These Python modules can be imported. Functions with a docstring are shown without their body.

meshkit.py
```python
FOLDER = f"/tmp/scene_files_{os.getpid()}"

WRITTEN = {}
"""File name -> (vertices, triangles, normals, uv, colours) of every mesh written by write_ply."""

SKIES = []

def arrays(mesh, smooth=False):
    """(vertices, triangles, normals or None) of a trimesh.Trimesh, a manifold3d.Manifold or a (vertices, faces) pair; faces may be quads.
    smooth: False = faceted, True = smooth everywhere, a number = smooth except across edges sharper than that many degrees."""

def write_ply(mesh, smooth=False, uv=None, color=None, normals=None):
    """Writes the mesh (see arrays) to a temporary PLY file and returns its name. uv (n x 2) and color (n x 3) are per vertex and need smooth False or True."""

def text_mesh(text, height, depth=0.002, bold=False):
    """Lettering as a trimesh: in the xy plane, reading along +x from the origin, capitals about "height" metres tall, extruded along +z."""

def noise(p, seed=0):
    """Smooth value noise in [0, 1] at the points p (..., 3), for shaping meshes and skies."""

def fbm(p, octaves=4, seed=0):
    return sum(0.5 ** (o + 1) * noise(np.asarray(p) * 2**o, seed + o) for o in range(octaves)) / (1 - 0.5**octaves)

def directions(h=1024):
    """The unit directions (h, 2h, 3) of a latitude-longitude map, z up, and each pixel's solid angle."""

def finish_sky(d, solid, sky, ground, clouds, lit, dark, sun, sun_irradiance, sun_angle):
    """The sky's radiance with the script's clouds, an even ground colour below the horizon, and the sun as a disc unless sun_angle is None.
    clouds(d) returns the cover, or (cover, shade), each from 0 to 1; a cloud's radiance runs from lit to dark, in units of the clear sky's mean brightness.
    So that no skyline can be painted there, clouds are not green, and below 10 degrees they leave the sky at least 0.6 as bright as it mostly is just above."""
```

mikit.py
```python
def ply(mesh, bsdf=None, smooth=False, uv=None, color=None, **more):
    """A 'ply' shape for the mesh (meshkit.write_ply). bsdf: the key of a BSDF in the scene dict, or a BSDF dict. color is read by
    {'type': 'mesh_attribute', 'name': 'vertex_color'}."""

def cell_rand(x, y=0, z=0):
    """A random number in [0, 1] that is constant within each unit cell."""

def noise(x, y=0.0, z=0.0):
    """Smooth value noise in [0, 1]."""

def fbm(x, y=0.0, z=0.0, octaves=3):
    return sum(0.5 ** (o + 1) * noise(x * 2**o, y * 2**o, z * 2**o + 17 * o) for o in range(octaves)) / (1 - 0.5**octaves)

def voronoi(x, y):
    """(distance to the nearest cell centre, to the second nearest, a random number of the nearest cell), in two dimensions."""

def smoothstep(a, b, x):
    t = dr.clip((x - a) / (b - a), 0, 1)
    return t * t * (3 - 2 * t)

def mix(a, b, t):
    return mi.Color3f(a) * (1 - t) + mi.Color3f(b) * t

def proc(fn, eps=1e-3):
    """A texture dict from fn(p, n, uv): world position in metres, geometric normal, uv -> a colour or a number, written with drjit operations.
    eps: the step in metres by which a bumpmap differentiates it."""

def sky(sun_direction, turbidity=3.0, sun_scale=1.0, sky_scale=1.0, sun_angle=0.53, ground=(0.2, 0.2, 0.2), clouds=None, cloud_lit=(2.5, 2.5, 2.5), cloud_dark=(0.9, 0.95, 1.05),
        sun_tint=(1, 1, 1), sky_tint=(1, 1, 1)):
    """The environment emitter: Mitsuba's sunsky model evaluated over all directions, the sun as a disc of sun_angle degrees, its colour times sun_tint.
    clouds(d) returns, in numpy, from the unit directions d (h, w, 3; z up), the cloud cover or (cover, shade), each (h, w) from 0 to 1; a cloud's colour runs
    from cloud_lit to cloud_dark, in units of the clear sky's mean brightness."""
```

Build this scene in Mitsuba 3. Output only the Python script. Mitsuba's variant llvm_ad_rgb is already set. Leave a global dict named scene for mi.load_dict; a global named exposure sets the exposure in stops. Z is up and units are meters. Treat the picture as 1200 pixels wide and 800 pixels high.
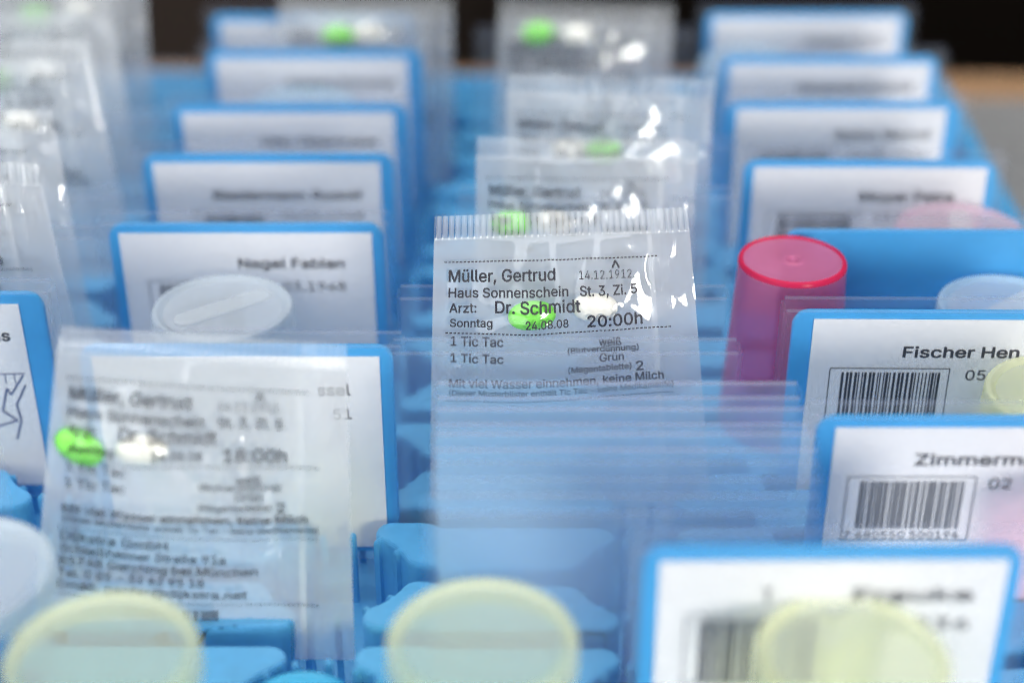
import math, numpy as np, trimesh, mitsuba as mi, mikit, meshkit
import shapely
from shapely.geometry import Polygon, Point, box as sbox, LineString
from shapely import affinity
from shapely.ops import unary_union

T = mi.ScalarTransform4f
scene, labels = {}, {}
exposure = 0.26
MM = 0.001                                     # meshes are laid out in millimetres and scaled here

# ------------------------------------------------------------------ camera (tray deck is z = 0, y runs away from the lens)
EYE = np.array([0, 0, 0.2434])
PITCH, YAW = math.radians(30.0), math.radians(1.7)
scene['camera'] = {'type': 'thinlens', 'fov': 35.06, 'fov_axis': 'x', 'aperture_radius': 0.0070, 'focus_distance': 0.400,
                   'near_clip': 0.02, 'far_clip': 20.0,
                   'to_world': T().look_at(origin=EYE.tolist(), target=(EYE + [-math.sin(YAW) * math.cos(PITCH), math.cos(YAW) * math.cos(PITCH), -math.sin(PITCH)]).tolist(), up=[0, 0, 1])}

# ------------------------------------------------------------------ unseen lights: low warm sun-like one at right front, two added pale fill panels
def lamp(key, origin, target, w, h, rgb, label, round_=False):
    o, t = np.array(origin, float), np.array(target, float)
    z = (t - o) / np.linalg.norm(t - o)
    x = np.cross([0, 0, 1.0] if abs(z[2]) < .95 else [0, 1.0, 0], z); x /= np.linalg.norm(x)
    y = np.cross(z, x)
    if round_:
        a = np.linspace(0, 2 * np.pi, 49)[:-1]
        v = np.vstack([[o], o + w * (np.cos(a)[:, None] * x + np.sin(a)[:, None] * y)])
        f = [[0, 1 + i, 1 + (i + 1) % 48] for i in range(48)]
    else:
        v = np.array([o + sx * w / 2 * x + sy * h / 2 * y for sx, sy in ((-1, -1), (1, -1), (1, 1), (-1, 1))])
        f = [[0, 1, 2], [0, 2, 3]]
    scene[key] = mikit.ply((v, np.array(f)), {'type': 'diffuse', 'reflectance': {'type': 'rgb', 'value': [.6, .6, .6]}},
                           emitter={'type': 'area', 'radiance': {'type': 'rgb', 'value': list(rgb)}})
    labels[key] = {'label': label, 'category': 'lamp'}

CARDC = np.array([0, .35, .03])
def from_dir(az, el, dist):                       # az measured to the right of the direction towards the camera
    az, el = math.radians(az), math.radians(el)
    return CARDC + dist * np.array([math.sin(az) * math.cos(el), -math.cos(az) * math.cos(el), math.sin(el)])
lamp('unseen_low_light', from_dir(27, 9, 2.2), CARDC, .32, 0, (26, 24.9, 23.2), 'unseen bright round light out of view, shining low from the right of the camera', True)  # out of view; stands for low sunlight, placed for lid shadows and pouch glints
lamp('fill_panel_above', [-.2, -.25, 1.9], [-.2, -.25, 0], 3.2, 3.0, (1.5, 1.56, 1.62), 'added wide pale fill panel out of view, lighting the tray from straight above')  # added fill from above, softens the shade between cards
lamp('fill_panel_left', from_dir(-40, 34, 2.4), CARDC, 2.4, 2.0, (1.5, 1.56, 1.62), 'added pale fill panel out of view, lighting the tray from behind the left of the camera')  # added fill for the upright card faces, no real window

# ------------------------------------------------------------------ materials
def rgb(*c): return {'type': 'rgb', 'value': list(c)}
def two(b): return {'type': 'twosided', 'bsdf': b}
def plastic(c, rough=.3, spec=.5): return two({'type': 'principled', 'base_color': rgb(*c) if isinstance(c, tuple) else c, 'roughness': rough, 'specular': spec})
def speck(p):                                       # faint mottling of moulded plastic
    return .93 + .14 * mikit.fbm(p.x * 300, p.y * 300, p.z * 300, 3)
def tinted(c): return mikit.proc(lambda p, n, uv: mi.Color3f(*c) * speck(p))
scene['tray_blue'] = plastic(tinted((.085, .345, .62)), .36, .8)
scene['board_blue'] = plastic(tinted((.04, .34, .70)), .28)
scene['paper'] = two({'type': 'diffuse', 'reflectance': mikit.proc(lambda p, n, uv: mi.Color3f(.80, .80, .815) * (.97 + .05 * mikit.fbm(p.x * 900, p.y * 900, p.z * 900, 3)))})
scene['ink'] = two({'type': 'principled', 'base_color': rgb(.02, .02, .03), 'roughness': .5})
scene['pen_ink'] = two({'type': 'principled', 'base_color': rgb(.06, .09, .22), 'roughness': .5})
def film(key, opacity, c, rough):
    scene[key] = {'type': 'mask', 'opacity': opacity, 'bsdf': two({'type': 'principled', 'base_color': rgb(*c), 'roughness': rough, 'specular': .9, 'clearcoat': 1.0, 'clearcoat_gloss': .95})}
scene['film'] = {'type': 'thindielectric', 'int_ior': 1.5}
scene['film_back'] = {'type': 'mask', 'opacity': .61, 'bsdf': {'type': 'principledthin', 'base_color': rgb(.95, .965, .97), 'roughness': .5, 'spec_trans': .12, 'diff_trans': .75, 'eta': 1.5}}
film('seal', .26, (.80, .83, .85), .15)
scene['flap'] = {'type': 'mask', 'opacity': .62, 'bsdf': {'type': 'principledthin', 'base_color': rgb(.93, .94, .95), 'roughness': .4, 'spec_trans': .2, 'diff_trans': .8, 'eta': 1.5}}
film('sleeve', .03, (.50, .54, .62), .15)
film('sleeve_rim', .12, (.36, .40, .52), .3)
film('sleeve_rim_hazy', .24, (.44, .46, .58), .3)
film('sleeve_hazy', .085, (.36, .60, .84), .2)
def milky(key, c, spec=.35, rough=.35, dt=1.0, op=.8):
    scene[key] = {'type': 'mask', 'opacity': op, 'bsdf': {'type': 'principledthin', 'base_color': rgb(*c), 'roughness': rough, 'spec_trans': spec, 'diff_trans': dt, 'eta': 1.5}}
for name, c, tr, web in (('white', (.90, .94, .95), (.93, .96, .97), .80), ('yellow', (.95, .95, .68), (.94, .96, .70), .60), ('pink', (.97, .72, .80), (.97, .72, .80), .64), ('paleblue', (.70, .88, .97), (.72, .88, .97), .62)):
    milky(name + '_pp', c, .2, .35, .7, .70)                        # rim and skirt of a lid
    milky(name + '_web', tuple(.5 * .9 + .5 * x for x in c), .2, .35, .7, web)     # its thinner top
    scene[name + '_wall'] = {'type': 'thindielectric', 'int_ior': 1.3, 'specular_transmittance': rgb(*tr)}
milky('bar_pp', (.94, .95, .94), .2, .35, .7, .22)
milky('magenta_pp', (1.0, .34, .54), .35, .25, 1.0, .5)
milky('magenta_top', (1.0, .30, .50), .2, .25, .7, .8)
scene['magenta_wall'] = {'type': 'thindielectric', 'int_ior': 1.3, 'specular_transmittance': rgb(.98, .66, .83)}
milky('magenta_rim', (.99, .05, .16), .15, .2, 1.0, .9)
scene['teal_plastic'] = plastic(tinted((.05, .42, .70)), .3)
scene['green_tablet_coat'] = plastic((.27, .86, .12), .35)
scene['white_tablet_coat'] = plastic((.88, .86, .78), .3)
scene['table_grey'] = plastic(mikit.proc(lambda p, n, uv: mi.Color3f(.26, .255, .25) * (.9 + .2 * mikit.fbm(p.x * 120, p.y * 120, 0, 4))), .5)
scene['wood'] = plastic(mikit.proc(lambda p, n, uv: mikit.mix((.36, .20, .10), (.46, .28, .16), mikit.fbm(p.x * 12, p.y * 160, p.z * 160, 3))), .45)
scene['dark_wall'] = two({'type': 'diffuse', 'reflectance': mikit.proc(lambda p, n, uv: mikit.mix((.075, .055, .045), (.012, .009, .007), mikit.smoothstep(-.25, .12, p.x + .12 * mikit.fbm(p.x * 6, p.z * 6, 0, 2))))})  # brown at left, blending to near black towards the right

# ------------------------------------------------------------------ helpers
def put(key, mesh, bsdf, smooth=False, **more):
    if isinstance(mesh, trimesh.Trimesh): mesh = (np.array(mesh.vertices), np.array(mesh.faces))
    v, f = mesh
    scene[key] = mikit.ply(trimesh.Trimesh(np.asarray(v, float) * MM, np.asarray(f), process=False), bsdf, smooth=smooth, **more)
    return key
def numbered(name):
    taken = {k.split('__')[0] for k in list(scene) + list(labels)}
    if name not in taken: return name
    i = 1
    while f'{name}_{i:03d}' in taken: i += 1
    return f'{name}_{i:03d}'
def thing(name, label, cat, group=None):
    key = numbered(name)
    labels[key] = {'label': label, 'category': cat}
    if group: labels[key]['group'] = group
    return key
def box(x0, x1, y0, y1, z0, z1):
    m = trimesh.creation.box((x1 - x0, y1 - y0, z1 - z0)); m.apply_translation(((x0 + x1) / 2, (y0 + y1) / 2, (z0 + z1) / 2)); return m
def join(ms): return trimesh.util.concatenate(ms)
def extrude(poly, z0, z1):
    ps = [g for g in getattr(poly, 'geoms', [poly]) if g.area > .01]
    ms = []
    for g in ps:
        m = trimesh.creation.extrude_polygon(g, z1 - z0, engine='earcut'); m.apply_translation((0, 0, z0)); ms.append(m)
    return join(ms)
def bevelled(poly, z0, z1, b=.8, steps=3):          # extrusion whose upper edge is rounded
    ms = [extrude(poly, z0, z1 - b)]
    for k in range(steps):
        a0 = (k) / steps * math.pi / 2; a1 = (k + 1) / steps * math.pi / 2
        ms.append(extrude(poly.buffer(-b * (1 - math.cos(a1)) * .8 - .02), z1 - b + b * math.sin(a0), z1 - b + b * math.sin(a1)))
    return join(ms)
def lathe(profile, n=64):
    p = np.array(profile, float); a = np.arange(n) * 2 * np.pi / n
    v = np.stack([p[:, 0][:, None] * np.cos(a), p[:, 0][:, None] * np.sin(a), np.repeat(p[:, 1][:, None], n, 1)], -1).reshape(-1, 3)
    f = []
    for i in range(len(p) - 1):
        for j in range(n):
            q = [i * n + j, i * n + (j + 1) % n, (i + 1) * n + (j + 1) % n, (i + 1) * n + j]
            f += [[q[0], q[1], q[2]], [q[0], q[2], q[3]]]
    return trimesh.Trimesh(v, np.array(f), process=False)
def sheet(fn, u, v):
    U, V = np.meshgrid(u, v, indexing='ij')
    P = fn(U.ravel(), V.ravel()); nu, nv = len(u), len(v)
    i, j = np.meshgrid(np.arange(nu - 1), np.arange(nv - 1), indexing='ij')
    q = np.stack([i * nv + j, (i + 1) * nv + j, (i + 1) * nv + j + 1, i * nv + j + 1], -1).reshape(-1, 4)
    return P, np.vstack([q[:, [0, 1, 2]], q[:, [0, 2, 3]]])
_text = {}
def text2d(s, bold=False):
    """Flat lettering: (xy of unit capital height, triangles), left edge at x = 0."""
    if (s, bold) not in _text:
        m = meshkit.text_mesh(s, 1.0, .05, bold)
        keep = m.face_normals[:, 2] > .5
        f = m.faces[keep]; used, inv = np.unique(f, return_inverse=True)
        v = np.array(m.vertices[used])[:, :2]; v[:, 0] -= v[:, 0].min()
        _text[s, bold] = (v, inv.reshape(-1, 3))
    return _text[s, bold]
def line_of(s, x0, x1, y, cap, bold=False):
    v, f = text2d(s, bold)
    w = v[:, 0].max()
    return np.stack([x0 + v[:, 0] * (x1 - x0) / w, y + v[:, 1] * cap], 1), f
def rect2(x0, x1, y0, y1):
    return np.array([[x0, y0], [x1, y0], [x1, y1], [x0, y1]], float), np.array([[0, 1, 2], [0, 2, 3]])
def merge2(parts):
    vs, fs, n = [], [], 0
    for v, f in parts: vs.append(v); fs.append(np.asarray(f) + n); n += len(v)
    return np.vstack(vs), np.vstack(fs)
ROW = .0296                                        # the cards stand 1.7 degrees askew to the tray's long side
def seat(x, d): return x + 3.7, d + ROW * (x + ROW * d + 3.7)
def place(P, x, d, z=0, yaw=0, lean=0, roll=0):
    """local (across, towards the back, up) -> tray coordinates; lean tips the top back, roll turns in its own plane."""
    P = np.array(P, float); r, l, y = map(math.radians, (roll, lean, yaw + 1.7)); x, d = seat(x, d)
    X, Y, Z = P[:, 0], P[:, 1], P[:, 2]
    X, Z = X * math.cos(r) - Z * math.sin(r), X * math.sin(r) + Z * math.cos(r)
    Y, Z = Y * math.cos(l) + Z * math.sin(l), -Y * math.sin(l) + Z * math.cos(l)
    X, Y = X * math.cos(y) - Y * math.sin(y), X * math.sin(y) + Y * math.cos(y)
    return np.stack([X + x, Y + d, Z + z], 1)
def placed(m, *a, **k):
    m = m.copy(); m.vertices = place(m.vertices, *a, **k); return m

# ------------------------------------------------------------------ the setting: table, its wooden edge, the dark room behind
put('table', box(-1300, 1300, -500, 700, -60, -30), 'table_grey'); labels['table'] = {'label': 'grey table top under the blue tray', 'kind': 'structure'}
put('table_edge', box(-1300, 1300, 700.2, 729, -60, -29), 'wood'); labels['table_edge'] = {'label': 'brown wooden strip along the far table edge', 'kind': 'structure'}
put('wall', box(-2500, 2500, 1500, 1550, -900, 1500), 'dark_wall'); labels['wall'] = {'label': 'dark brown wall behind the table, near black towards the right', 'kind': 'structure'}

# ------------------------------------------------------------------ the tray: deck with slots and scalloped wells
LEFT_SLOTS = [334 + 23.5 * k for k in range(-8, 13)]
RIGHT_SLOTS = [303 + 23.4 * k for k in range(-6, 15)]
cut = []
for y in LEFT_SLOTS: cut.append(sbox(-320, y - 3, 48, y + 3))
for y in RIGHT_SLOTS: cut.append(sbox(52, y - 3, 146, y + 3))
cut.append(sbox(10, 252, 92, 258))
wells, nubs = [], []
for k in range(-3, 2):
    cx = -55 + 75 * k
    for y in (LEFT_SLOTS[1::2] if cx < 50 else RIGHT_SLOTS[1::2]):
        wells.append(affinity.scale(Point(cx, y).buffer(15.4, 32), 1.12, 1))
        for a in range(12, 360, 24):
            ca, sa = math.cos(math.radians(a)), math.sin(math.radians(a))
            if abs(sa) > .3: nubs.append(affinity.translate(affinity.scale(affinity.rotate(sbox(14.3, -.7, 16.4, .7), a, origin=(0, 0)), 1.12, 1, origin=(0, 0)), cx, y))
SKEW = [1, 0, ROW, 1, 3.7, ROW * 14]
skew = lambda g: affinity.affine_transform(g, SKEW)
deck = sbox(-330, 152, 150, 632).difference(skew(unary_union(cut + wells)))
deck = deck.buffer(-4.2, 12).buffer(4.9, 12).buffer(-.7).union(skew(unary_union(nubs))).intersection(sbox(-330, 152, 150, 632)).simplify(.04)
t = thing('tray', 'blue moulded plastic tray with slots and wells holding all the cards and pouches', 'tray')
put(t + '__deck', bevelled(deck, -21, 0, 1.2, 4), 'tray_blue', smooth=35)
put(t + '__floor', box(-336, 156, 146, 638, -24, -21.02), 'tray_blue')
rim = Polygon([(-338, 144), (158, 144), (158, 640), (-338, 640)]).buffer(3).difference(Polygon([(-331, 151), (151.2, 151), (151.2, 633), (-331, 633)]).buffer(1))
put(t + '__rim', bevelled(rim, -30, 1.5, 2, 4), 'tray_blue', smooth=35)

# ------------------------------------------------------------------ clear upright sleeves
def panel_box(x0, x1, y0, y1, z0, z1): return box(x0, x1, y0, y1, z0, z1)
def sleeve(x, d, label, w=80, top=51.5, yaw=0, lean=0, group=None, gap=1.9, mat='sleeve'):
    t = thing('card_sleeve', label, 'card sleeve', group)
    h = w / 2
    P = lambda m: placed(m, x, d, 0, yaw, lean)
    put(t + '__front_panel', P(box(-h, h, -gap - .7, -gap, -12, top - 1.2)), mat)
    put(t + '__back_panel', P(box(-h, h, gap, gap + .7, -12, top)), mat)
    rims = [box(-h, h, -gap - .75, -gap + .05, top - 1.05, top - .6), box(-h, h, gap - .05, gap + .75, top + .12, top + .6)]
    put(t + '__rim', P(join(rims)), mat.replace('sleeve', 'sleeve_rim'))
    for s in (-1, 1):
        k = t + ('__side_seam' if s < 0 else '__side_seam_001')
        put(k, P(box(min(s * (h + .15), s * (h + .9)), max(s * (h + .15), s * (h + .9)), -gap - .7, gap + .7, -12, top - .5)), 'sleeve')
    return t

# ------------------------------------------------------------------ name cards
rng = np.random.default_rng(5)
def rounded(w, z0, z1, r):
    return sbox(-w / 2 + r, z0 + r, w / 2 - r, z1 - r).buffer(r, 12)
def bars(x0, x1, z0, z1, seed):
    g = np.random.default_rng(seed); out, x = [], x0
    unit = (x1 - x0) / 84
    while x < x1 - unit * 3:
        w = unit * g.choice([1, 1, 2, 2]); out.append(rect2(x, x + w, z0, z1)); x += w + unit * g.choice([1, 1, 1, 2, 2])
    return out
def stroke(pts, w=.25):
    out = []
    for a, b in zip(pts[:-1], pts[1:]):
        a, b = np.array(a, float), np.array(b, float); n = b - a; n = np.array([-n[1], n[0]]) / (np.linalg.norm(n) + 1e-9) * w / 2
        out.append((np.array([a - n, b - n, b + n, a + n]), np.array([[0, 1, 2], [0, 2, 3]])))
    return out
TOP = 49.5
def card(x, d, label, lines, group='name cards standing in the tray', barcode=None, paper=(4.5, 3.0, 2.2), yaw=0, lean=0, digits=None, extra=None, with_sleeve=None, top=TOP):
    """lines: (text, x0, x1, mm below the top, cap height, bold); x measured from the board's left edge."""
    yaw, lean = yaw + rng.uniform(-.7, .7), lean + rng.uniform(-1.2, .8)
    t = thing('name_card', label, 'name card', group)
    P = lambda m: placed(m, x, d, 0, yaw, lean)
    b = bevelled(rounded(75, -11, top, 4.2), 0, 1.8, .5, 2)
    b.vertices = np.stack([b.vertices[:, 0], .9 - b.vertices[:, 2], b.vertices[:, 1]], 1); b.invert()
    put(t + '__board', P(b), 'board_blue', smooth=35)
    if paper:
        l, r, tp = paper
        put(t + '__paper', P(box(-37.5 + l, 37.5 - r, -1.4, -1.1, -9, top - tp)), 'paper')
        flat = []
        for s, x0, x1, y, cap, bold in lines: flat.append(line_of(s, x0 - 37.5, x1 - 37.5, top - y, cap, bold))
        Y = lambda v: np.stack([v[:, 0], np.full(len(v), -1.65), v[:, 1]], 1)
        if flat:
            v, f = merge2(flat); put(t + '__lettering', (place(Y(v), x, d, 0, yaw, lean), f), 'ink')
        if barcode:
            x0, x1, y0, y1, seed = barcode; x0 -= 37.5; x1 -= 37.5; z1, z0 = top - y0, top - y1
            parts = bars(x0 + 3, x1 - 1.6, z0 + (3 if digits else 0), z1 - 1.2, seed) + stroke([(x0, z0), (x0, z1), (x1, z1), (x1, z0), (x0, z0)], .22)
            if digits: parts.append(line_of(digits, x0 + .6, x1 - 2, z0 + .5, 1.7))
            v, f = merge2(parts); put(t + '__barcode', (place(Y(v), x, d, 0, yaw, lean), f), 'ink')
        if extra:
            v, f = merge2(extra); put(t + '__drawing', (place(Y(v), x, d, 0, yaw, lean), f), 'pen_ink')
    if with_sleeve: sleeve(x, d, with_sleeve, 79, top + 2, yaw, lean, 'clear sleeves holding the name cards')
    return t
SL = 'clear sleeve around the {} name card'
# right column, front to back
card(52, 255, 'nearest name card behind the yellow lid at the bottom right', [('T', 24, 26, 12, 3, True), ('Frauke', 42, 66, 12.2, 3.1, True), ('.1936', 49, 66, 19.5, 3.0, False)],
     barcode=(9, 38, 15.5, 33, 11), paper=(3.2, 3, 2.4), with_sleeve=SL.format('frontmost'))
card(92.5, 303, 'second nearest right name card with a large full barcode and pink glow', [('Zimmermann', 22.5, 56, 11.8, 3.0, True), ('02', 40, 45, 18.3, 2.9, False)],
     barcode=(8, 37, 15, 32.5, 3), digits='7 680550 500194', paper=(4, 3, 2.0), with_sleeve=SL.format('second from front right'))
card(93, 351, 'sharp right name card with barcode partly behind a small yellow lid', [('Fischer Hen', 28, 57, 12.2, 3.0, True), ('05', 44.5, 49.5, 18.8, 2.9, False)],
     barcode=(10.3, 40.3, 15.5, 33, 4), paper=(5, 3, 1.6), with_sleeve=SL.format('third from front right'))
card(96, 397, 'plain blue board with no paper label right of the magenta cup', [], paper=None, with_sleeve='clear sleeve around the plain blue board')
card(89.5, 442, 'name card with a pink cap before it in the right column', [('Moyer Petra', 35, 63, 12.2, 3.0, True), ('13.09.1932', 40, 63, 19, 2.8, False)], barcode=(8, 36, 15.5, 33, 6), paper=(3, 3, 1.6),
     with_sleeve=SL.format('pink-capped right column'))
card(88.5, 490, 'third name card from the back of the right column', [('Spinn Bernd', 35, 66, 12, 3.0, True), ('14.02.1931', 40, 66, 19, 2.8, False)], barcode=(8, 36, 15.5, 33, 7), paper=(3, 4.5, 1.8), with_sleeve=SL.format('third from back right'))
card(90, 531, 'second name card from the back of the right column', [('Margarete Schmidt', 27, 67, 12, 3.0, True), ('21.05.1938', 40, 66, 19, 2.8, False)], paper=(3, 3, 2.2), with_sleeve=SL.format('second from back right'))
card(88, 578, 'rearmost name card of the right column behind the pale blue cap', [('Schwarz Ernst', 37, 66, 12, 3.0, True)], paper=(3, 3, 1.6), with_sleeve=SL.format('rearmost right'))
# middle-left column, front to back
card(-79.5, 334, 'white name card partly covered by the large front pouch', [('ssel', 56.5, 64.5, 12.8, 3.0, True), ('51', 60, 64.5, 19.6, 2.8, False)], paper=(3.2, 3.2, 2.2), with_sleeve=SL.format('pouch-covered left'))
card(-88.7, 401, 'name card behind the round milky white lid left of the sharp pouch', [('Nagel Fabian', 35, 64.3, 12.8, 2.9, True), ('05.03.1948', 40, 64.3, 20, 2.7, False)], barcode=(9.6, 38, 16.8, 34, 8), paper=(3, 2.8, 2.2), with_sleeve=SL.format('white-lidded left'))
card(-90, 448, 'name card directly behind the one with the round white lid', [('Biedermann Rudolf', 20.4, 65.4, 14, 2.9, True), ('10.02.1948', 40, 65.4, 20.5, 2.7, False)], barcode=(14, 38, 18, 34, 9), paper=(3, 4, 2.2), with_sleeve=SL.format('fourth from back left'))
card(-89.5, 488, 'third name card from the back of the left middle column', [('Otto Obermaier', 28, 66, 13.5, 2.9, True), ('02.10.1929', 40, 65, 20, 2.7, False)], paper=(3, 4, 2.2), with_sleeve=SL.format('third from back left'))
card(-88.5, 537, 'second name card from the back of the left middle column', [('Johanna Schreiner', 27, 66, 12.5, 2.9, True)], paper=(3.5, 5, 2.4), with_sleeve=SL.format('second from back left'))
card(-94, 575, 'rearmost name card of the left middle column half behind a pouch', [], paper=(3.5, 4, 2.4), with_sleeve=SL.format('rearmost left'))
# far-left column
zig = stroke([(36 - 6.5, 26), (32 - 6.5, 20), (31.2 - 6.5, 22), (29 - 6.5, 15), (26, 12), (20, 10)], .5) + stroke([(36.2 - 6.5, 23), (33 - 6.5, 17), (33.4 - 6.5, 12), (31.4 - 6.5, 6)], .5) \
    + stroke([(5, 26), (30, 26.5)], .3) + [s_ for k in range(9) for s_ in stroke([(8 + 2.4 * k, 26.3), (8 + 2.4 * k, 23.5)], .25)]
card(-170.5, 361, 'name card with blue line drawing cut off by the left frame edge', [('Baus', 55, 65.5, 13, 3.0, True)], paper=(3, 6, 2.5), extra=zig, with_sleeve=SL.format('drawing-bearing far left'))

# empty sleeves of the middle column
for x, d, w, lb in ((-1.5, 360, 82, 'empty clear sleeve directly behind the sharp central pouch'), (-1, 333, 82, 'empty clear sleeve directly before the sharp central pouch'),
                    (11, 313, 82, 'second clear sleeve in front of the sharp central pouch'), (12, 292, 82, 'third clear sleeve in front of the sharp central pouch'),
                    (11.5, 302, 82, 'clear sleeve of the central stack between the second and third'), (12, 281, 81, 'clear sleeve of the central stack behind the foremost one'),
                    (11, 269, 80, 'foremost clear sleeve of the central stack'),
                    (8, 420, 78, 'clear sleeve behind the second central pouch'), (12, 456, 78, 'clear sleeve behind the third central pouch'), (6, 557, 78, 'clear sleeve behind the rearmost central pouch'),
                    (-164, 290, 80, 'clear sleeve at the lower left beside the large front pouch'), (-168, 394, 80, 'clear sleeve behind the first far left pouch'), (-168, 420, 80, 'clear sleeve behind the second far left pouch'),
                    (-168, 478, 80, 'clear sleeve behind the third far left pouch'), (-168, 524, 80, 'clear sleeve behind the fourth far left pouch')):
    sleeve(x, d, lb, w, 50, group='empty clear sleeves', mat='sleeve_hazy' if 'between' in lb or 'second clear sleeve in' in lb or 'third clear sleeve in' in lb else 'sleeve')

# ------------------------------------------------------------------ printed pouches with two tablets
W = 62.0
def dashes(x0, x1, z, n=56, h=.32):
    s = (x1 - x0) / n
    return [rect2(x0 + i * s, x0 + i * s + s * .66, z, z + h) for i in range(n)]
def pouch_text(H, time, full):
    """Text lines from (left px, right px, baseline px, cap px): the print's own layout, 4.8 px to the millimetre across and 4.55 up."""
    X = lambda p: (p - 517) / 4.8 - W / 2
    Z = lambda p: H - (p - 255) / 4.55
    L = [('Müller, Gertrud', 535, 657, 327, 12, 1), ('14.12.1912.', 684, 747, 327, 8.6, 0), ('Haus Sonnenschein', 535, 671, 344, 9.6, 0), ('St. 3, Zi. 5', 684, 749, 344, 9.6, 0),
         ('Arzt:', 536, 567, 361, 9.6, 0), ('Dr. Schmidt', 588, 684, 361, 12.2, 1), ('Sonntag', 537, 585, 377, 8.2, 1), ('24.08.08', 622, 670, 378, 8.6, 1), (time, 691, 753, 379, 13, 1),
         ('1 Tic Tac', 538, 597, 398, 9.2, 0), ('weiß', 703, 728, 402, 8, 1), ('(Blutverdünnung)', 668, 747, 409, 6.4, 0), ('1 Tic Tac', 538, 597, 417, 9.2, 0), ('Grün', 703, 730, 420, 8, 1),
         ('(Magentablette)', 668, 738, 431, 6.4, 0), ('2', 743, 751, 434, 10.5, 1), ('Mit viel Wasser einnehmen, keine Milch', 537, 773, 446, 8.8, 1),
         ('(Dieser Musterblister enthält Tic Tac - keine Medikamente)', 537, 783, 456, 6.4, 0), ('Dijkstra GmbH', 537, 640, 477, 9.4, 1), ('Schleißheimer Straße 91a', 537, 695, 491, 9, 0), ('85748 Garching bei München', 537, 725, 505, 9, 0),
         ('Tel. 0 89 - 32 62 95 18', 537, 675, 519, 9, 0), ('Email: ganter@dijkstra.net', 537, 715, 533, 9, 0)]
    if full is not True: L = L[:18]
    out = [line_of(s, X(a), X(b), Z(y), c / 4.3, bool(bo) or '.1912' not in s) for s, a, b, y, c, bo in L]
    out += dashes(X(530), X(776), Z(306)) + dashes(X(532), X(786), Z(385)) + dashes(X(534), X(784), Z(463))
    out += stroke([(X(722), Z(316)), (X(726), Z(308)), (X(730), Z(316))], .45)
    if full is True:
        out += dashes(X(534), X(784), Z(541))
        out += bars(X(600), X(690), Z(562), Z(548), 21)
    return merge2(out)
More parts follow.
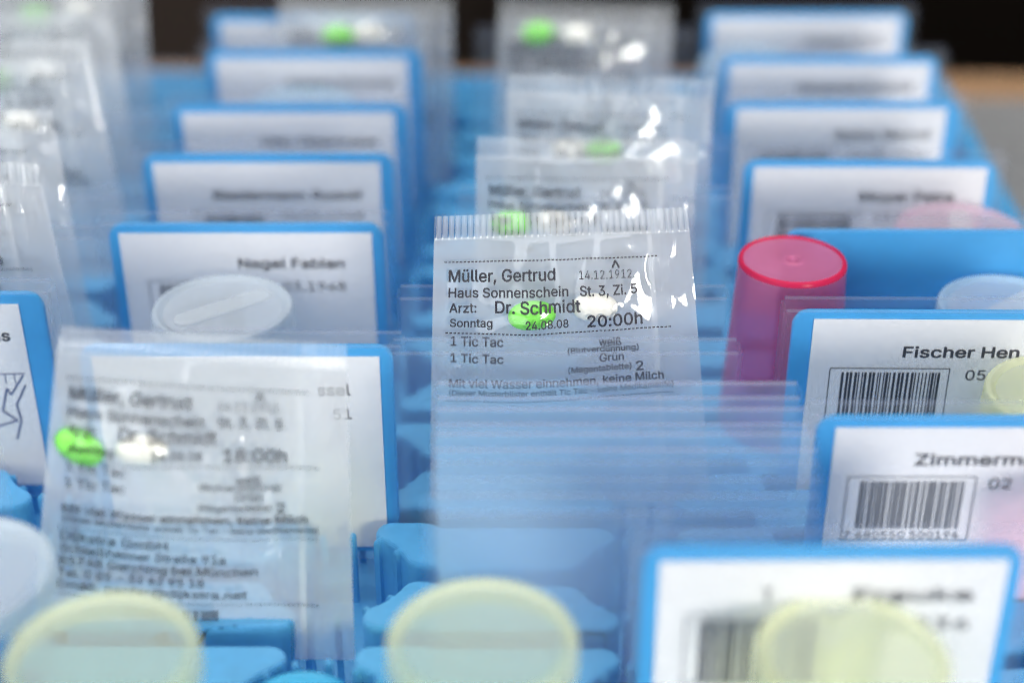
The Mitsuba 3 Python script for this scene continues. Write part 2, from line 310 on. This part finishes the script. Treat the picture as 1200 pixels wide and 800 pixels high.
def ridge(X, Z, pts, amp, wid):
    d2 = np.full(X.shape, 1e9)
    for (ax, az), (bx, bz) in zip(pts[:-1], pts[1:]):
        L2 = (bx - ax) ** 2 + (bz - az) ** 2 + 1e-9
        s = np.clip(((X - ax) * (bx - ax) + (Z - az) * (bz - az)) / L2, 0, 1)
        d2 = np.minimum(d2, (X - ax - s * (bx - ax)) ** 2 + (Z - az - s * (bz - az)) ** 2)
    return amp * np.exp(-d2 / (2 * wid ** 2))
def pouch(x, d, label, roll=0, lean=0, yaw=0, H=72, deep=10, time='20:00h', full=False, pills=((-7.6, 27, 4), (7.2, 25.5, -3)), seed=1, folds=(), flip=1, bulge=3.2, text=True, taper=0.0, crumple=.5, humps=()):
    t = thing('medicine_pouch', label, 'pouch', 'printed medicine pouches')
    SEAL, HF = 6.0, H - 6.0
    sx = W / 2 - 10.5                            # where the ribbed side seal begins
    def wave(X, Z):
        P = np.stack([X * .05 + seed * 7.3, Z * .05, np.full_like(X, seed * 3.1)], -1)
        n = (meshkit.fbm(P, 3, seed) - .5) * 3.0 * crumple
        P2 = np.stack([X * .16 + seed, Z * .09 + seed, np.full_like(X, 2.0)], -1)
        r = 1 - np.abs(2 * meshkit.noise(P2, seed + 3) - 1)
        return n + .9 * crumple * r ** 3
    def pad(X, Z):
        a = np.clip((X + W / 2) / (sx + W / 2), 0, 1); b = np.clip((Z + deep) / (HF + deep), 0, 1)
        return np.sin(np.pi * a) ** 1.0 * np.sin(np.pi * b) ** .6
    def bump(X, Z):
        s = 0
        for px, pz, _ in pills: s = s + 1.6 * np.exp(-((X - px) ** 2 / 40 + (Z - (H - pz)) ** 2 / 26))
        return s
    def curve(X, Z): return .0016 * np.clip(Z - 4, 0, 99) ** 2 + .6 * np.sin(Z * .05 + seed)
    def front(X, Z):
        e = np.clip(pad(X, Z) * 3, 0, 1)
        f = -bulge * pad(X, Z) - bump(X, Z) * e + curve(X, Z) + wave(X, Z) * (.25 + .75 * e)
        for pts, amp, wid in folds:
            g = ridge(X, Z, pts, 1, wid * 3.2)
            P = np.stack([X * .24 + seed, Z * .10 + seed, np.full_like(X, 5.0)], -1)
            f = f - ridge(X, Z, pts, amp, wid) - g * 1.5 * amp * (1 - np.abs(2 * meshkit.noise(P, seed + 9) - 1)) ** 2
        for (hx, hz), A, sg in humps: f = f - A * np.exp(-((X - hx) ** 2 + (Z - hz) ** 2 * .6) / (2 * sg ** 2))
        return f + .035 * np.clip(Z - HF, 0, 9) ** 2
    def back(X, Z): return .5 * bulge * pad(X, Z) + .8 + .035 * np.clip(Z - HF, 0, 9) ** 2 + curve(X, Z) + wave(X + 31, Z + 17) * .5 * np.clip(pad(X, Z) * 3, 0, 1) + wave(X, Z) * .25
    def ribs(X, Z): return np.where(Z > HF, .30 * np.sin(X * 2 * np.pi / 1.55), 0) * np.clip((Z - HF) * 2, 0, 1) + np.where(X > sx + .3, .22 * np.sin((X - sx) * 2 * np.pi / 1.15) * (X < sx + 4.6), 0)
    def to(X, Z, Y):
        w = 1 + taper * (1 - (Z + deep) / (H + deep))
        return place(np.stack([X * w, Y, Z], 1), x, d, 0, yaw, lean, roll)
    u = np.linspace(-W / 2, sx, 110); v = np.linspace(-deep, HF, 140)
    put(t + '__front_film', sheet(lambda X, Z: to(X, Z, front(X, Z)), u, v), 'film', True)
    put(t + '__back_film', sheet(lambda X, Z: to(X, Z, back(X, Z)), np.linspace(-W / 2, sx + 1.2, 48), np.linspace(-deep, HF + .4, 64)), 'film_back', True)
    us = np.linspace(sx, W / 2, 64)
    put(t + '__side_seal', sheet(lambda X, Z: to(X, Z, front(X, Z) + ribs(X, Z) + .10), us, v), 'film', True)
    put(t + '__side_flap', sheet(lambda X, Z: to(X, Z, back(X, Z) + .25 + .5 * (X - sx) / 10), np.linspace(sx, W / 2, 16), np.linspace(-deep, HF, 60)), 'flap', True)
    ut = np.linspace(-W / 2, W / 2, 400)
    put(t + '__top_seal', sheet(lambda X, Z: to(X, Z, front(X, Z) + ribs(X, Z)), ut, np.linspace(HF + .05, H, 10)), 'film', True)
    put(t + '__top_seal_001', sheet(lambda X, Z: to(X, Z, front(X, Z) + .45 - ribs(X, Z) * .5), ut[::2], np.linspace(HF + .05, H - .6, 8)), 'seal', True)
    if text:
        vt, ft = pouch_text(H, time, full)
        put(t + '__print', (to(vt[:, 0], vt[:, 1], front(vt[:, 0], vt[:, 1]) - .32), ft), 'ink')
    who = label
    for i, (px, pz, ang) in enumerate(pills):
        X, Z = np.array([px]), np.array([H - pz])
        m = trimesh.creation.icosphere(3); r = np.array([5.6, 2.5, 3.7]); 
        if len(pills) > i and i == 1: r = np.array([5.4, 2.5, 3.6])
        vv = np.array(m.vertices); vv = np.sign(vv) * np.abs(vv) ** .92 * r
        a = math.radians(ang); vv[:, 0], vv[:, 2] = vv[:, 0] * math.cos(a) - vv[:, 2] * math.sin(a), vv[:, 0] * math.sin(a) + vv[:, 2] * math.cos(a)
        yc = float(front(X, Z)[0]) + 3.2
        vv = vv + [px, yc, H - pz]
        col = ('green', 'white') if flip > 0 else ('white', 'green')
        k = thing(f'{col[i]}_tablet', f'{"bright green" if col[i] == "green" else "white"} oval tablet in the {who}', 'tablet')
        put(k, (to(vv[:, 0], vv[:, 2], vv[:, 1]), m.faces), f'{col[i]}_tablet_coat', True)
    return t
# the fold that catches the light on the sharp pouch, drawn in pouch millimetres (x from the middle, z from the deck)
F = lambda *p: [((a - 517) / 4.8 - W / 2, 74.6 - (b - 250) / 4.55) for a, b in p]
FOLDS = [(F((772, 252), (775, 280), (758, 300), (741, 326), (738, 350), (757, 372), (775, 398), (777, 362), (768, 372)), .2, 1.3), (F((776, 335), (782, 352), (770, 372)), .16, 1.3), (F((806, 255), (808, 330), (822, 372)), .12, 1.0)]
pouch(1.0, 341, 'sharp central pouch printed 20:00h in a clear sleeve', roll=2.2, taper=.18, H=74.6, deep=8, seed=2, pills=((-7.6, 24.8, 4), (7.2, 23.4, -3)), folds=FOLDS, lean=8, humps=[(p, A, sg) for p, A, sg in zip(F((750, 318), (768, 392), (738, 352), (812, 345)), (.8, 1.0, .5, .5), (5.4, 6.0, 4.5, 4))])
pouch(-85.5, 292, 'large blurred front left pouch printed 18:00h', roll=-5.4, H=69.5, deep=9, time='18:00h', full=True, seed=5, pills=((-24.5, 27, -35), (-11.5, 26.0, 4)), yaw=2, taper=.2, lean=5)
pouch(4.5, 408, 'second central pouch just behind the sharp one', roll=-.6, H=67, lean=6, deep=8, crumple=.36, seed=8, folds=[(F((806, 255), (812, 330), (822, 372)), 1.2, 1.1)], pills=((-21, 24.5, 3), (-9, 24, -4)))
pouch(11.5, 443, 'third central pouch with bright creases along its top', roll=-1, H=71.5, lean=6, deep=8, seed=11, flip=-1, crumple=.8, pills=((-12, 22, 2), (-1.5, 22, -2)),
      folds=[(F((640, 255), (642, 300), (632, 330)), 1.4, 1.0), (F((705, 262), (700, 300), (690, 325)), 1.4, 1.0), (F((792, 258), (775, 300), (780, 330)), 1.6, 1.2), (F((630, 268), (700, 268)), 1.2, 1.2)])
pouch(4.5, 544, 'rearmost central pouch at the top of the picture', roll=-2, H=61.5, lean=6, deep=8, seed=14, pills=((-17, 11, 10), (-3, 11.5, 0)), text=True)
pouch(-73, 552, 'rear pouch standing before the rearmost left card', roll=-1, H=62, deep=8, seed=17, pills=((-10, 14, 0), (1, 13, 0)), folds=[(F((800, 250), (806, 300), (812, 400)), 1.2, 1.4)])
pouch(-172, 378, 'nearest pouch cut off by the left edge', roll=-1, H=73, lean=5, deep=8, seed=20, folds=[(F((806, 262), (812, 330), (822, 440)), .7, 1.0)], taper=.42)
pouch(-174, 404, 'second pouch cut off by the left edge', roll=0, H=76, deep=8, lean=5, taper=.3, seed=23, folds=[(F((800, 270), (806, 330), (812, 440)), 1.4, 1.3)])
pouch(-178, 462, 'third pouch cut off by the left edge', roll=0, H=76, deep=8, lean=5, taper=.3, seed=26, folds=[(F((806, 270), (806, 340), (812, 440)), 1.6, 1.6)])
pouch(-184, 508, 'fourth pouch cut off by the left edge', roll=0, H=75, deep=8, lean=5, taper=.3, seed=29, folds=[(F((806, 270), (806, 340), (812, 440)), 1.6, 1.6)])
pouch(-182, 548, 'rearmost pouch in the upper left corner', roll=-2, H=84, deep=8, seed=32, folds=[(F((806, 255), (806, 340), (812, 440)), 1.6, 1.6)])

# ------------------------------------------------------------------ capped cups
def capped(x, d, lidmat, label, bar=40, h=38, barmat=None):
    t = thing('capped_cup', label, 'cup', 'capped medicine cups')
    x, d = seat(x, d)
    def at(m): m.apply_translation((x, d, 0)); return m
    body = lathe([(0.01, 1.0), (12, 1.0), (14.2, .4), (14.8, 1.2), (15.3, 8), (16.6, h - 6), (17.0, h - 3)], 72)
    put(t + '__body', at(body), lidmat + '_wall', smooth=40)
    prof = [(15.7, h - .9), (16.4, h - .6), (16.8, h - .1), (17.4, h + .15), (18.1, h - .05), (18.5, h - .7), (18.55, h - 2.6), (18.3, h - 3.0), (18.6, h - 3.4), (18.7, h - 6.2), (18.2, h - 6.4)]
    put(t + '__lid', at(lathe(prof, 96)), lidmat + '_pp', smooth=40)
    put(t + '__lid__top_web', at(lathe([(.01, h - .9), (8, h - .9), (15.65, h - .9)], 96)), lidmat + '_web', smooth=40)
    if bar is None: return t
    b = bevelled(LineString([(-10.5, 0), (10.5, 0)]).buffer(3.3, 12), 0, .7, .4, 2)
    b.apply_transform(trimesh.transformations.rotation_matrix(math.radians(bar), [0, 0, 1])); b.apply_translation((0, 0, h - .6))
    put(t + '__lid__grip_bar', at(b), barmat or 'bar_pp', smooth=35)
    return t
capped(-91, 374, 'white', 'cup with a milky white lid with slanted bar left of the sharp pouch', 38)
capped(-16.6, 242, 'yellow', 'cup with a pale yellow lid at the bottom centre', None)
capped(-89, 238, 'yellow', 'cup with a pale yellow lid at the bottom left', None)
capped(-124, 263, 'white', 'cup with a milky white lid cut off by the left edge', None)
capped(54, 237, 'yellow', 'cup with a pale yellow lid at the bottom right before the nearest card', None)
capped(119, 331, 'yellow', 'cup with a pale yellow lid at the right edge before the sharp barcode card', None)
capped(122, 278, 'pink', 'cup with a pink lid just outside the right edge', None)
capped(116, 374, 'paleblue', 'cup with a pale blue lid before the plain blue board', 40)
capped(113, 420, 'pink', 'cup with a pink lid behind the plain blue board', 80)
capped(66, 556, 'paleblue', 'cup with a pale blue lid before the rearmost right card', None)
capped(-90, 514, 'paleblue', 'cup with a pale blue lid behind the third left card', None)
# upturned cups
t = thing('upturned_cup', 'magenta translucent cup standing upside down right of the sharp central pouch', 'cup')
def here(m, x, d): m.apply_translation((*seat(x, d), 0)); return m
put(t + '__body', here(lathe([(13.7, 49.3), (14.05, 48.6), (15.6, 20), (16.4, 1)], 96), 58.5, 378), 'magenta_pp', smooth=40)
put(t + '__top', here(lathe([(.01, 48.9), (1.2, 49.0), (1.8, 49.9), (2.7, 50.0), (3.4, 49.5), (12.2, 49.4), (13.6, 49.4)], 96), 58.5, 378), 'magenta_top', smooth=40)
put(t + '__wall', here(lathe([(13.5, 48.0), (15.2, 20), (16.0, 1)], 96), 58.5, 378), 'magenta_wall', smooth=40)
put(t + '__rim', here(lathe([(12.9, 49.7), (13.3, 50.2), (13.8, 50.0), (14.15, 49.3), (14.2, 48.8)], 96), 58.5, 378), 'magenta_rim', smooth=40)
t = thing('upturned_cup', 'teal blue dome-topped cup in a well at the bottom edge', 'cup')
m = lathe([(.01, 4), (6, 3.8), (9.5, 3), (11.6, 1.6), (12.4, -.5), (12.9, -8), (13.2, -20)], 72); m.apply_translation((*seat(-57, 262), 0))
put(t + '__body', m, 'teal_plastic', smooth=40)
r = lathe([(13.2, -20.2), (14.2, -20.2), (14.2, -19), (13.2, -18.8)], 72); r.apply_translation((*seat(-57, 262), 0)); put(t + '__lip', r, 'teal_plastic', smooth=40)
